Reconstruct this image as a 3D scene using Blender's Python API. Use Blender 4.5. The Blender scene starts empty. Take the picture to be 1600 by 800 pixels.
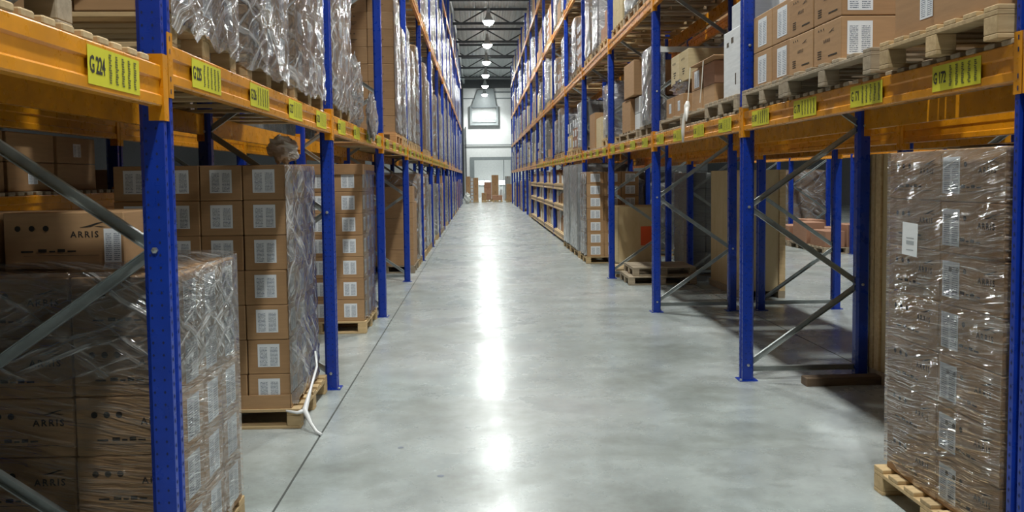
import bpy, math, random
from mathutils import Vector, Matrix, noise
R = math.radians
SC = bpy.context.scene
COL = SC.collection
random.seed(7)

# ------------------------------------------------------------------ camera, world, exposure
XL, XR = -1.238, 2.25            # aisle faces of the two racks
Y0, PITCH = 3.325, 3.7           # first upright frame, bay pitch
CAM_H, FPX, CY = 1.7783, 1296.6, 350.9
pit, yaw, rol = .0557, .0379, .0114
fw = Vector((math.sin(yaw)*math.cos(pit), math.cos(yaw)*math.cos(pit), -math.sin(pit)))
rt = Vector((math.cos(yaw), -math.sin(yaw), 0)); up = rt.cross(fw)
rgt = rt*math.cos(rol) - up*math.sin(rol); upp = rt*math.sin(rol) + up*math.cos(rol)
cam_d = bpy.data.cameras.new('camera'); cam = bpy.data.objects.new('camera', cam_d); COL.objects.link(cam)
cam_d.sensor_width = 36; cam_d.lens = 36*FPX/1600
cam_d.shift_y = -(400-CY)/1600
cam_d.clip_start = .05; cam_d.clip_end = 300
M3 = Matrix((rgt, upp, -fw)).transposed()
cam.matrix_world = Matrix.Translation((0, 0, CAM_H)) @ M3.to_4x4()
SC.camera = cam
w = bpy.data.worlds.new('world'); SC.world = w; w.use_nodes = True
w.node_tree.nodes['Background'].inputs[0].default_value = (.75, .85, 1, 1)
w.node_tree.nodes['Background'].inputs[1].default_value = .05
SC.view_settings.view_transform = 'Standard'; SC.view_settings.look = 'None'
SC.view_settings.gamma = 1; SC.view_settings.use_curve_mapping = False
SC.view_settings.exposure = 0.07
LAMP_W = 1350.0                  # watts of one high-bay lamp
SC.cycles.use_denoising = True
SC.cycles.max_bounces = 8; SC.cycles.diffuse_bounces = 4; SC.cycles.glossy_bounces = 3
SC.cycles.transparent_max_bounces = 12; SC.cycles.caustics_reflective = False
SC.cycles.sample_clamp_indirect = 4

# ------------------------------------------------------------------ materials
def new_mat(name):
    m = bpy.data.materials.new(name); m.use_nodes = True
    nt = m.node_tree; b = nt.nodes['Principled BSDF']
    return m, nt, b
def N(nt, t, **kw):
    n = nt.nodes.new(t)
    for k, v in kw.items():
        if k.startswith('i_'):
            key = k[2:]; key = int(key) if key.isdigit() else key.replace('_', ' ')
            n.inputs[key].default_value = v
        else: setattr(n, k, v)
    return n
def ramp(nt, src, stops):
    r = nt.nodes.new('ShaderNodeValToRGB'); e = r.color_ramp.elements
    while len(e) < len(stops): e.new(.5)
    for el, (p, c) in zip(e, stops):
        el.position = p; el.color = (c[0], c[1], c[2], 1) if hasattr(c, '__len__') else (c, c, c, 1)
    nt.links.new(src, r.inputs[0]); return r.outputs[0]
def mixc(nt, fac, a, b, mode='MIX'):
    n = nt.nodes.new('ShaderNodeMix'); n.data_type = 'RGBA'; n.blend_type = mode
    for s, v in ((0, fac), (6, a), (7, b)):
        if hasattr(v, 'links') or hasattr(v, 'is_linked'): nt.links.new(v, n.inputs[s])
        elif s == 0: n.inputs[0].default_value = v
        else: n.inputs[s].default_value = (*v, 1)
    return n.outputs[2]
def coords(nt, scale=(1, 1, 1), kind='Object'):
    tc = nt.nodes.new('ShaderNodeTexCoord'); mp = nt.nodes.new('ShaderNodeMapping')
    mp.inputs['Scale'].default_value = scale
    nt.links.new(tc.outputs[kind], mp.inputs[0]); return mp.outputs[0]
def noise_n(nt, vec, scale, detail=3, rough=.55):
    n = N(nt, 'ShaderNodeTexNoise', i_Scale=scale, i_Detail=detail, i_Roughness=rough); nt.links.new(vec, n.inputs['Vector']); return n.outputs[0]
def bump(nt, b, h, strength, dist=.01):
    n = N(nt, 'ShaderNodeBump', i_Strength=strength, i_Distance=dist); nt.links.new(h, n.inputs['Height']); nt.links.new(n.outputs[0], b.inputs['Normal']); return n
def paint(name, col, rough=.35, var=.25, metal=0):
    m, nt, b = new_mat(name); v = coords(nt)
    n = noise_n(nt, v, 6, 4)
    c = ramp(nt, n, [(.3, [x*(1-var) for x in col]), (.7, [min(1, x*(1+var*.5)) for x in col])])
    nt.links.new(c, b.inputs['Base Color'])
    r = ramp(nt, noise_n(nt, v, 14, 3), [(.3, rough*.8), (.75, min(1, rough*1.3))]); nt.links.new(r, b.inputs['Roughness'])
    b.inputs['Metallic'].default_value = metal
    return m
def flat(name, col, rough=.6, metal=0, emit=0):
    m, nt, b = new_mat(name); b.inputs['Base Color'].default_value = (*col, 1); b.inputs['Roughness'].default_value = rough
    b.inputs['Metallic'].default_value = metal
    if emit: b.inputs['Emission Color'].default_value = (*col, 1); b.inputs['Emission Strength'].default_value = emit
    return m
def cardboard(name, a, b_):
    m, nt, b = new_mat(name)
    oi = nt.nodes.new('ShaderNodeObjectInfo')
    c = ramp(nt, oi.outputs['Random'], [(0, a), (1, b_)])
    v = coords(nt, (1, 1, 9)); n = noise_n(nt, v, 5, 4)
    g = ramp(nt, n, [(.25, .82), (.75, 1.0)])
    nt.links.new(mixc(nt, 1, c, g, 'MULTIPLY'), b.inputs['Base Color'])
    b.inputs['Roughness'].default_value = .75
    bump(nt, b, n, .12, .004); return m
def timber(name, a, b_, sc=(1.5, 14, 14)):
    m, nt, b = new_mat(name); oi = nt.nodes.new('ShaderNodeObjectInfo')
    v = coords(nt, sc); n = noise_n(nt, v, 2.5, 5, .65)
    c = ramp(nt, n, [(.25, a), (.75, b_)])
    g = ramp(nt, oi.outputs['Random'], [(0, .72), (1, 1.1)])
    nt.links.new(mixc(nt, 1, c, g, 'MULTIPLY'), b.inputs['Base Color']); b.inputs['Roughness'].default_value = .75
    bump(nt, b, n, .3, .004); return m
def film_mat(name, tint, lo, hi, rough, ang=(.35, -.6), stretch=11.0, bmp=.55, warp_=.3, ior=1.45):
    m, nt, b = new_mat(name)
    tc = nt.nodes.new('ShaderNodeTexCoord'); sp = nt.nodes.new('ShaderNodeSeparateXYZ'); nt.links.new(tc.outputs['Object'], sp.inputs[0])
    oi = nt.nodes.new('ShaderNodeObjectInfo')
    ad = N(nt, 'ShaderNodeMath', operation='ADD'); nt.links.new(sp.outputs[0], ad.inputs[0]); nt.links.new(sp.outputs[1], ad.inputs[1])
    cb = nt.nodes.new('ShaderNodeCombineXYZ'); nt.links.new(ad.outputs[0], cb.inputs[0]); nt.links.new(sp.outputs[2], cb.inputs[1]); nt.links.new(oi.outputs['Random'], cb.inputs[2])
    warp = N(nt, 'ShaderNodeTexNoise', i_Scale=2.2, i_Detail=2); nt.links.new(cb.outputs[0], warp.inputs['Vector'])
    va = N(nt, 'ShaderNodeVectorMath', operation='SCALE', i_Scale=warp_); nt.links.new(warp.outputs['Color'], va.inputs[0])
    vb = N(nt, 'ShaderNodeVectorMath', operation='ADD'); nt.links.new(cb.outputs[0], vb.inputs[0]); nt.links.new(va.outputs[0], vb.inputs[1])
    hs = []
    for a, sc_ in zip(ang, (1.6, 2.3)):
        mp = N(nt, 'ShaderNodeMapping'); mp.inputs['Rotation'].default_value = (0, 0, a); nt.links.new(vb.outputs[0], mp.inputs[0])
        m2 = N(nt, 'ShaderNodeMapping'); m2.inputs['Scale'].default_value = (sc_, sc_*stretch, 3); nt.links.new(mp.outputs[0], m2.inputs[0])
        n = N(nt, 'ShaderNodeTexNoise', i_Scale=1.0, i_Detail=3, i_Roughness=.6); nt.links.new(m2.outputs[0], n.inputs['Vector']); hs.append(n.outputs[0])
    mxh = N(nt, 'ShaderNodeMath', operation='MAXIMUM'); nt.links.new(hs[0], mxh.inputs[0]); nt.links.new(hs[1], mxh.inputs[1])
    b.inputs['Base Color'].default_value = (*tint, 1); b.inputs['Roughness'].default_value = .3
    bp = N(nt, 'ShaderNodeBump', i_Strength=bmp, i_Distance=.05); nt.links.new(mxh.outputs[0], bp.inputs['Height'])
    nt.links.new(bp.outputs[0], b.inputs['Normal'])
    tr = nt.nodes.new('ShaderNodeBsdfTransparent'); mx = nt.nodes.new('ShaderNodeMixShader')
    gl = N(nt, 'ShaderNodeBsdfGlossy', i_Roughness=rough); nt.links.new(bp.outputs[0], gl.inputs['Normal']); gl.inputs['Color'].default_value = (1, 1, 1, 1)
    fz = ramp(nt, mxh.outputs[0], [(.52, lo), (.60, lo+.35*(hi-lo)), (.72, hi)])
    nt.links.new(fz, mx.inputs[0]); nt.links.new(tr.outputs[0], mx.inputs[1]); nt.links.new(b.outputs[0], mx.inputs[2])
    mx2 = nt.nodes.new('ShaderNodeMixShader'); lw = N(nt, 'ShaderNodeFresnel', i_IOR=ior); nt.links.new(bp.outputs[0], lw.inputs['Normal'])
    nt.links.new(lw.outputs[0], mx2.inputs[0]); nt.links.new(mx.outputs[0], mx2.inputs[1]); nt.links.new(gl.outputs[0], mx2.inputs[2])
    nt.links.new(mx2.outputs[0], nt.nodes['Material Output'].inputs[0]); return m

BLUE = paint('blue_paint', (.005, .036, .33), .30, .2)
ORANGE = paint('orange_paint', (.64, .25, .007), .30, .2)
GALV = paint('galvanised_steel', (.42, .45, .44), .42, .25, .75)
DARKM = flat('dark_hole', (.004, .012, .075), .7)
BOLT = flat('bolt_zinc', (.6, .62, .62), .35, .9)
CARD = cardboard('cardboard', (.37, .205, .092), (.46, .275, .135))
CARD_R = cardboard('cardboard_reddish', (.34, .17, .10), (.45, .24, .15))
CARD_Y = cardboard('cardboard_pale', (.55, .43, .24), (.62, .5, .3))
CARD_W = cardboard('cardboard_white', (.62, .64, .66), (.75, .76, .77))
CARD_G = cardboard('cardboard_grey', (.26, .26, .25), (.4, .4, .38))
WOOD = timber('pallet_wood', (.42, .28, .13), (.66, .48, .26))
WOOD_OLD = timber('weathered_wood', (.26, .20, .13), (.46, .37, .26))
WOOD_RED = timber('new_wood', (.5, .25, .09), (.68, .38, .16))
PLY = timber('plywood', (.55, .40, .20), (.66, .51, .29), (3, 3, 1.2))
PLANKD = timber('dark_plank', (.10, .065, .04), (.19, .125, .075))
INK = flat('black_ink', (.02, .016, .012), .8)
INKB = flat('faded_ink', (.085, .06, .04), .8)
OLIVE = flat('olive_print', (.12, .12, .02), .6)
YEL = flat('yellow_label', (.60, .56, .025), .5)
WHITE = flat('white_paper', (.78, .79, .8), .6)
TAPE = flat('brown_tape', (.21, .11, .05), .3)
ORSTK = flat('orange_sticker', (.85, .12, .03), .5)
FILM = film_mat('stretch_film', (.72, .72, .71), .01, .20, .08, (.24, .10), 24, 1.0, .07, 1.33)
FILM_M = film_mat('stretch_film_milky', (.86, .84, .84), .09, .70, .10, (.55, -.75), 9, .8, .25)
FILM_B = film_mat('stretch_film_band', (.85, .84, .83), .05, .42, .08, (.6, -.35), 17, 1.0, .12, 1.4)
FILM_G = film_mat('stretch_film_grey', (.42, .44, .44), .5, .8, .2, (.3, 1.4), 8, .5)
STRING = flat('white_string', (.78, .75, .66), .6)

def label_mat():
    m, nt, b = new_mat('printed_label')
    uv = nt.nodes.new('ShaderNodeTexCoord'); sp = nt.nodes.new('ShaderNodeSeparateXYZ'); nt.links.new(uv.outputs['UV'], sp.inputs[0])
    def mth(op, a, c=None, d=None):
        n = N(nt, 'ShaderNodeMath', operation=op)
        for i, v in enumerate((a, c, d)):
            if v is None: continue
            if hasattr(v, 'is_linked'): nt.links.new(v, n.inputs[i])
            else: n.inputs[i].default_value = v
        return n.outputs[0]
    u, v = sp.outputs[0], sp.outputs[1]
    cols = mth('LESS_THAN', mth('ABSOLUTE', mth('SUBTRACT', mth('FRACT', mth('MULTIPLY_ADD', u, 2.1, -.05)), .5)), .36)
    lines = mth('LESS_THAN', mth('FRACT', mth('MULTIPLY', v, 17)), .55)
    inn = mth('MULTIPLY', mth('LESS_THAN', mth('ABSOLUTE', mth('SUBTRACT', u, .5)), .43), mth('LESS_THAN', mth('ABSOLUTE', mth('SUBTRACT', v, .46)), .40))
    mp = N(nt, 'ShaderNodeMapping'); mp.inputs['Scale'].default_value = (30, 17, 1); nt.links.new(uv.outputs['UV'], mp.inputs[0])
    wn = N(nt, 'ShaderNodeTexNoise', i_Scale=1.3, i_Detail=1); nt.links.new(mp.outputs[0], wn.inputs['Vector'])
    on = mth('GREATER_THAN', wn.outputs[0], .43)
    f = mth('MULTIPLY', mth('MULTIPLY', cols, lines), mth('MULTIPLY', inn, on))
    nt.links.new(mixc(nt, f, (.74, .76, .79), (.16, .19, .24)), b.inputs['Base Color']); b.inputs['Roughness'].default_value = .5
    return m
PLABEL = label_mat()

def floor_mat():
    m, nt, b = new_mat('polished_concrete'); v = coords(nt)
    n1 = noise_n(nt, v, .45, 5, .6); n2 = noise_n(nt, v, 1.7, 8, .68); n3 = noise_n(nt, v, 40, 3); n4 = noise_n(nt, v, .9, 9, .72)
    c1 = ramp(nt, n1, [(.36, (.335, .383, .374)), (.5, (.408, .446, .438)), (.64, (.475, .495, .488))])
    g = ramp(nt, n2, [(.34, .76), (.66, 1.12)])
    c = mixc(nt, 1, c1, g, 'MULTIPLY')
    st = ramp(nt, n4, [(.36, (.58, .54, .50)), (.54, (1, 1, 1))])
    c = mixc(nt, .8, c, st, 'MULTIPLY')
    g3 = ramp(nt, n3, [(.3, .94), (.7, 1.0)])
    nt.links.new(mixc(nt, 1, c, g3, 'MULTIPLY'), b.inputs['Base Color'])
    r = ramp(nt, n4, [(.36, .40), (.62, .18)]); nt.links.new(r, b.inputs['Roughness'])
    b.inputs['Specular IOR Level'].default_value = .48
    b.inputs['Coat Weight'].default_value = .16; b.inputs['Coat Roughness'].default_value = .2
    bump(nt, b, n2, .05, .01); return m
FLOORM = floor_mat()
WALLM = paint('white_wall', (.84, .86, .86), .55, .06)
GREYW = paint('grey_wall', (.13, .135, .14), .7, .1)
DECKM = paint('ceiling_deck', (.72, .75, .76), .5, .15)
STEEL = paint('dark_steel', (.05, .055, .06), .5, .2)
GREYM = paint('grey_metal', (.27, .30, .31), .45, .1)
LAMPM = flat('lamp_shell', (.6, .62, .62), .35, .8)
BULB = flat('lamp_glow', (.96, 1, .97), .5, 0, 110)
WINM = flat('daylight_pane', (.9, .97, 1), .3, 0, 4)
JOINT = flat('joint_filler', (.05, .055, .05), .8)

# ------------------------------------------------------------------ mesh helpers
class MB:
    def __init__(s): s.v = []; s.f = []; s.m = []; s.uv = {}
    def face(s, pts, m=0, uv=None):
        i = len(s.v); s.v += [tuple(p) for p in pts]; s.f.append(tuple(range(i, i+len(pts)))); s.m.append(m)
        if uv: s.uv[len(s.f)-1] = uv
        return s
    def box(s, x0, x1, y0, y1, z0, z1, m=0):
        i = len(s.v)
        s.v += [(x0,y0,z0),(x1,y0,z0),(x1,y1,z0),(x0,y1,z0),(x0,y0,z1),(x1,y0,z1),(x1,y1,z1),(x0,y1,z1)]
        for q in ((0,3,2,1),(4,5,6,7),(0,1,5,4),(1,2,6,5),(2,3,7,6),(3,0,4,7)):
            s.f.append(tuple(i+k for k in q)); s.m.append(m)
        return s
    def cbox(s, x0, x1, y0, y1, z0, z1, c=.006, m=0):           # box with chamfered vertical and top edges
        pr = [(x0+c,y0),(x1-c,y0),(x1,y0+c),(x1,y1-c),(x1-c,y1),(x0+c,y1),(x0,y1-c),(x0,y0+c)]
        i = len(s.v); n = 8
        cx, cy = (x0+x1)/2, (y0+y1)/2
        for z, k in ((z0+c, 0), (z1-c, 0)): s.v += [(x, y, z) for x, y in pr]
        for z in (z0, z1): s.v += [(x-math.copysign(c*.7, x-cx), y-math.copysign(c*.7, y-cy), z) for x, y in pr]
        for k in range(n):
            j = (k+1) % n
            s.f += [(i+k, i+j, i+8+j, i+8+k), (i+16+k, i+16+j, i+j, i+k), (i+8+k, i+8+j, i+24+j, i+24+k)]; s.m += [m]*3
        s.f += [tuple(i+24+k for k in range(n)), tuple(i+16+k for k in reversed(range(n)))]; s.m += [m]*2
        return s
    def prism(s, prof, a, b, axis='y', m=0, closed=True):       # prof in the two other axes
        i = len(s.v); n = len(prof)
        for t in (a, b):
            for p, q in prof:
                s.v.append({'y': (p, t, q), 'x': (t, p, q), 'z': (p, q, t)}[axis])
        for k in range(n if closed else n-1):
            j = (k+1) % n; s.f.append((i+k, i+j, i+n+j, i+n+k)); s.m.append(m)
        if closed:
            s.f += [tuple(i+k for k in reversed(range(n))), tuple(i+n+k for k in range(n))]; s.m += [m]*2
        return s
    def bar(s, p, q, wd, ht, m=0):                              # rectangular bar between two points
        p, q = Vector(p), Vector(q); d = (q-p).normalized()
        a = d.cross(Vector((0, 1, 0))) if abs(d.y) < .9 else d.cross(Vector((1, 0, 0)))
        a.normalize(); b = d.cross(a); i = len(s.v)
        for c in (p, q):
            for u, t in ((-1,-1),(1,-1),(1,1),(-1,1)): s.v.append(tuple(c + a*u*wd/2 + b*t*ht/2))
        for f in ((0,1,5,4),(1,2,6,5),(2,3,7,6),(3,0,4,7),(3,2,1,0),(4,5,6,7)): s.f.append(tuple(i+k for k in f)); s.m.append(m)
        return s
    def tube(s, pts, r, n=8, m=0):
        pts = [Vector(p) for p in pts]; i = len(s.v); L = len(pts)
        for k, p in enumerate(pts):
            d = (pts[min(k+1, L-1)] - pts[max(k-1, 0)]).normalized()
            a = d.cross(Vector((0, 0, 1)) if abs(d.z) < .9 else Vector((1, 0, 0))).normalized(); b = d.cross(a)
            rr = r[k] if hasattr(r, '__len__') else r
            for t in range(n):
                an = 2*math.pi*t/n; s.v.append(tuple(p + a*rr*math.cos(an) + b*rr*math.sin(an)))
        for k in range(L-1):
            for t in range(n):
                u = (t+1) % n; s.f.append((i+k*n+t, i+k*n+u, i+(k+1)*n+u, i+(k+1)*n+t)); s.m.append(m)
        s.f += [tuple(i+t for t in reversed(range(n))), tuple(i+(L-1)*n+t for t in range(n))]; s.m += [m]*2
        return s
    def lathe(s, prof, n=20, c=(0,0,0), m=0):
        i = len(s.v)
        for r_, z in prof:
            for t in range(n): an = 2*math.pi*t/n; s.v.append((c[0]+r_*math.cos(an), c[1]+r_*math.sin(an), c[2]+z))
        for k in range(len(prof)-1):
            for t in range(n):
                u = (t+1) % n; s.f.append((i+k*n+t, i+k*n+u, i+(k+1)*n+u, i+(k+1)*n+t)); s.m.append(m)
        return s
    def disc(s, cx, cz, r, y=0, n=10, m=0, ang=0):
        return s.face([(cx+r*math.cos(2*math.pi*t/n+ang), y, cz+r*math.sin(2*math.pi*t/n+ang)) for t in range(n)], m)
    def text(s, txt, size, x, z, y=0, m=0, spacing=1.0, align='LEFT', sx=1.0):      # flat lettering in the XZ plane facing -Y
        vs, fs, wd = text_geo(txt, spacing); i = len(s.v)
        ox = x - (wd*size/2 if align == 'CENTER' else 0)
        s.v += [(ox+a*size*sx, y, z+b*size) for a, b in vs]
        for f in fs: s.f.append(tuple(i+k for k in f)); s.m.append(m)
        return s
    def build(s, name, *mats, smooth=False):
        me = bpy.data.meshes.new(name); me.from_pydata(s.v, [], s.f)
        for mt in mats: me.materials.append(mt)
        if len(mats) > 1: me.polygons.foreach_set('material_index', s.m)
        if s.uv:
            ul = me.uv_layers.new(name='UVMap')
            for fi, uv in s.uv.items():
                for k, li in enumerate(me.polygons[fi].loop_indices): ul.data[li].uv = uv[k]
        if smooth: me.polygons.foreach_set('use_smooth', [True]*len(me.polygons))
        me.update(); return me
_tc = {}
def text_geo(txt, spacing=1.0):
    k = (txt, spacing)
    if k in _tc: return _tc[k]
    cu = bpy.data.curves.new('lettering', 'FONT'); cu.body = txt; cu.size = 1; cu.space_character = spacing; cu.resolution_u = 2; cu.offset = .022
    o = bpy.data.objects.new('lettering', cu); COL.objects.link(o)
    dg = bpy.context.evaluated_depsgraph_get(); me = o.evaluated_get(dg).to_mesh()
    vs = [(v.co.x, v.co.y) for v in me.vertices]; fs = [tuple(p.vertices) for p in me.polygons]
    o.evaluated_get(dg).to_mesh_clear(); bpy.data.objects.remove(o); bpy.data.curves.remove(cu)
    _tc[k] = (vs, fs, max([a for a, b in vs] or [0])); return _tc[k]

def ob(name, me, parent=None, loc=(0,0,0), rz=0, rot=None, scale=None):
    o = bpy.data.objects.new(name, me); COL.objects.link(o); o.parent = parent; o.location = loc
    o.rotation_euler = rot if rot else (0, 0, rz)
    if scale: o.scale = scale
    return o
def tag(o, label, cat, group=None, kind=None):
    o['label'] = label; o['category'] = cat
    if group: o['group'] = group
    if kind: o['kind'] = kind
    return o
def thing(name, loc, label, cat, group=None, rz=0):
    return tag(ob(name, None, None, loc, rz), label, cat, group)
def struct(name, me, label=None, loc=(0,0,0)):
    o = ob(name, me, None, loc); o['kind'] = 'structure'
    if label: o['label'] = label; o['category'] = name.split('_')[0]
    return o
ORD = ['zeroth','first','second','third','fourth','fifth','sixth','seventh','eighth','ninth','tenth','eleventh','twelfth','thirteenth','fourteenth','fifteenth','sixteenth','seventeenth','eighteenth','nineteenth','twentieth'] + ['%dth' % i if i % 10 not in (1,2,3) else '%d%s' % (i, {1:'st',2:'nd',3:'rd'}[i % 10]) for i in range(21, 100)]
_mc = {}
def cached(key, fn):
    if key not in _mc: _mc[key] = fn()
    return _mc[key]

# ------------------------------------------------------------------ building shell
WY = 76.0                       # far wall
HX0, HX1, HY0 = -16.0, 21.0, -12.0
CEIL = 11.0
b = MB(); b.box(HX0, HX1, HY0, WY+9, -.25, 0); floor = struct('floor', b.build('floor', FLOORM), 'polished grey concrete warehouse floor with mottled stains')
b = MB(); b.box(-.006, .006, 0, 62, 0, .002)
o = ob('joint', b.build('joint', JOINT), floor, (-1.13, 0, 0), rz=R(.085)); 
b = MB(); b.box(-.005, .005, 0, 62, 0, .002)
ob('joint', b.build('joint_cut', JOINT), floor, (3.50, 0, 0))
b = MB()
for y in (22.0, 44.0): b.box(-1.1, 2.2, y-.004, y+.004, 0, .0015)
ob('joint', b.build('cross_joint', JOINT), floor)
b = MB()
for (x, y, r_) in ((-.26, 4.9, .022), (-.55, 5.45, .02), (-.62, 4.35, .022), (.02, 4.25, .016)):
    b.face([(x+r_*math.cos(t*.63), y+r_*math.sin(t*.63), .0012) for t in range(10)])
o = ob('floor_plug', b.build('floor_plug', flat('plug_grey', (.16, .18, .22), .6)), floor); o['kind'] = 'stuff'

def corrug():
    b = MB(); pts = []; x = HX0; 
    while x < HX1:
        pts += [(x, CEIL), (x+.13, CEIL), (x+.17, CEIL+.06), (x+.26, CEIL+.06)]; x += .30
    b.prism(pts, HY0, WY, 'y', closed=False); return b.build('ceiling', DECKM)
struct('ceiling', corrug(), 'ribbed grey metal roof deck over the aisle')
for nm, (x0, x1, y0, y1) in {'wall_left': (HX0-.2, HX0, HY0, WY), 'wall_right': (HX1, HX1+.2, HY0, WY), 'wall_front': (HX0, HX1, HY0-.2, HY0)}.items():
    struct(nm, MB().box(x0, x1, y0, y1, 0, CEIL+.1).build(nm, GREYW), 'plain grey side wall of the warehouse hall')
DX0, DX1, DZ = -.88, 2.93, 3.75
b = MB().box(HX0, DX0, WY, WY+.3, 0, CEIL).box(DX1, HX1, WY, WY+.3, 0, CEIL).box(DX0, DX1, WY, WY+.3, DZ, CEIL)
wb = struct('wall_back', b.build('wall_back', WALLM), 'white end wall above the loading doorway')
door = struct('door_1', MB().box(DX0, DX0+.38, WY-.08, WY+.4, 0, DZ).box(DX1-.1, DX1, WY-.08, WY+.4, 0, DZ).box(DX0+.38, DX1-.1, WY-.08, WY+.4, DZ-.28, DZ).build('door_1', GREYM), 'grey framed open doorway in the white end wall')
ob('rail', MB().box(2.15, 2.22, WY+.1, WY+.2, 0, DZ-.28).build('rail', GREYM), door)
b = MB().box(DX0-3, DX1+3, WY+7, WY+7.2, 0, 6.2).box(DX0-3.2, DX0-3, WY+.3, WY+7.2, 0, 6.2).box(DX1+3, DX1+3.2, WY+.3, WY+7.2, 0, 6.2).box(DX0-3.2, DX1+3.2, WY+.3, WY+7.2, 6.2, 6.4)
struct('wall_inner', b.build('wall_inner', WALLM), 'white walls of the room beyond the doorway')
for i, (px, wd) in enumerate(((752.5, 7), (761, 7), (784.5, 8))):
    x = (px-750)*(WY+6.9)/FPX; w2 = wd*(WY+6.9)/FPX/2
    wn = struct('window_%d' % (i+1), MB().box(x-w2, x+w2, WY+6.93, WY+6.98, 1.15, 1.6).build('window', WINM), 'small lit window in the room beyond, %s from its left wall' % ORD[i+1])
    ob('window_frame', MB().box(x-w2-.05, x+w2+.05, WY+6.9, WY+6.99, 1.08, 1.15).box(x-w2-.05, x+w2+.05, WY+6.9, WY+6.99, 1.6, 1.67).build('window_frame', GREYM), wn)
# pipes on the end wall
for i, (z, x0, x1, r_) in enumerate(((4.85, -2.6, 4, .045), (9.05, -2.2, 4, .05), (9.6, -.2, 4, .06))):
    tag(ob('wall_pipe', MB().tube([(x0, WY-.1, z), (x1, WY-.1, z)], r_).build('wall_pipe', GREYM)), 'thin grey horizontal pipe on the white end wall, %s up from the doorway' % ORD[i+1], 'pipe', 'pipes on the end wall')
for i, (x, r_, z1) in enumerate(((-1.5, .09, 10), (-1.25, .05, 6.5))):
    tag(ob('drain_pipe', MB().tube([(x, WY-.15, 0), (x, WY-.15, z1)], r_).build('drain_pipe', STEEL)), ('thick' if i == 0 else 'thin')+' dark vertical pipe on the end wall beside the doorway', 'pipe')
# ventilation unit
vu = thing('ventilation_unit', (.45, WY-.02, 6.6), 'grey ventilation grille with tapered hood on the white end wall', 'ventilation unit')
ob('grille_frame', MB().box(-1.28, 1.28, -.25, 0, 0, .2).box(-1.28, 1.28, -.25, 0, 1.6, 1.78).box(-1.28, -1.1, -.25, 0, .2, 1.6).box(1.1, 1.28, -.25, 0, .2, 1.6).box(-1.1, 1.1, -.22, -.1, .38, .44).build('grille_frame', GREYM), vu)
sl = MB().prism([(-.05, 0), (-.16, .05), (-.16, .06), (-.05, .012)], -1.1, 1.1, 'x').build('slat', WALLM)
for i in range(10): ob('slat', sl, vu, (0, 0, .48+i*.11))
b = MB(); lo = [(-1.1, -.25), (1.1, -.25), (1.1, 0), (-1.1, 0)]; hi = [(-.55, -.25), (.9, -.25), (.9, 0), (-.55, 0)]
for k in range(4):
    j = (k+1) % 4; b.face([(*lo[k], 1.78), (*lo[j], 1.78), (*hi[j], 3.2), (*hi[k], 3.2)])
ob('hood', b.build('hood', GREYM), vu)
ob('duct', MB().box(.0, .85, -.25, 0, 3.2, 3.33).build('duct', GREYM), vu)
tag(ob('roof_duct', MB().tube([(-1.35, -5, 10.45), (-1.35, WY-.2, 10.45)], .13, 10).build('roof_duct', GREYM, smooth=True)), 'long round grey duct running under the roof deck', 'duct')
tag(ob('girder', MB().box(HX0, HX1, WY-.45, WY-.2, 9.95, 10.7).build('girder', STEEL)), 'deep dark steel girder along the top of the end wall', 'girder')

def truss():
    zb, zt = 10.1, 10.86; r = {}
    r['bottom_chord'] = MB().box(HX0, HX1, -.06, .06, zb, zb+.13).build('bottom_chord', STEEL)
    r['top_chord'] = MB().box(HX0, HX1, -.06, .06, zt, zt+.12).build('top_chord', STEEL)
    r['web'] = MB().bar((0, 0, zb+.06), (1.35, 0, zt+.06), .07, .07).build('web', STEEL)
    r['web2'] = MB().bar((0, 0, zt+.06), (1.35, 0, zb+.06), .07, .07).build('web', STEEL)
    return r
TR = truss(); ty = [21.5 + 6*i for i in range(9)]
for i, y in enumerate(ty):
    t = thing('roof_truss', (0, y, 0), 'dark steel roof truss, %s counted from the end wall' % ORD[len(ty)-i], 'truss', 'roof trusses')
    ob('bottom_chord', TR['bottom_chord'], t); ob('top_chord', TR['top_chord'], t)
    for k in range(-4, 5):
        x = .45 + (k*2)*1.35 - 1.35; ob('web', TR['web'], t, (x, 0, 0)); ob('web', TR['web2'], t, (x+1.35, 0, 0))

# high-bay lamps: bell shade, glowing lens bulged to imitate bloom, stem, with a spot lamp in each
bell = MB().lathe([(.05, .42), (.09, .40), (.12, .26), (.20, .12), (.29, 0), (.285, 0), (.19, .115), (.08, .25)], 20).build('lamp_shade', LAMPM, smooth=True)
lens = MB().lathe([(.001, -.20), (.10, -.185), (.19, -.13), (.245, -.05), (.262, .0), (.262, .012), (.001, .02)], 20).build('lamp_bloom_lens', BULB, smooth=True)
lcap = MB().lathe([(.001, .62), (.07, .6), (.075, .42), (.05, .40)], 12).build('ballast', LAMPM, smooth=True)
stem = MB().tube([(0, 0, .6), (0, 0, 1.8)], .012, 6).build('hanging_rod', STEEL)
def lamp(x, y, z, label, watts):
    t = thing('high_bay_lamp', (x, y, z), label, 'lamp', 'high bay lamps')
    ob('lamp_shade', bell, t); ob('lamp_bloom_lens', lens, t); ob('ballast', lcap, t); ob('hanging_rod', stem, t)
    l = bpy.data.lights.new('lamp_light', 'SPOT'); l.energy = watts; l.spot_size = R(146); l.spot_blend = .85; l.shadow_soft_size = .2; l.color = (.97, 1, .955)
    ob('lamp_light', l, t, (0, 0, -.43))
AISLE = (XL+XR)/2
ly = [74.0-6.85*i for i in range(12)]
for i, y in enumerate(ly): lamp(AISLE, y, 9.2, 'glowing bell shaped lamp above the central aisle, %s from the end wall' % ORD[i+1], LAMP_W)
for i in range(6): lamp(6.5, 2.5+6.85*i, 9.2, 'bell shaped lamp over the next aisle to the right, %s from camera' % ORD[i+1], LAMP_W)
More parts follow.
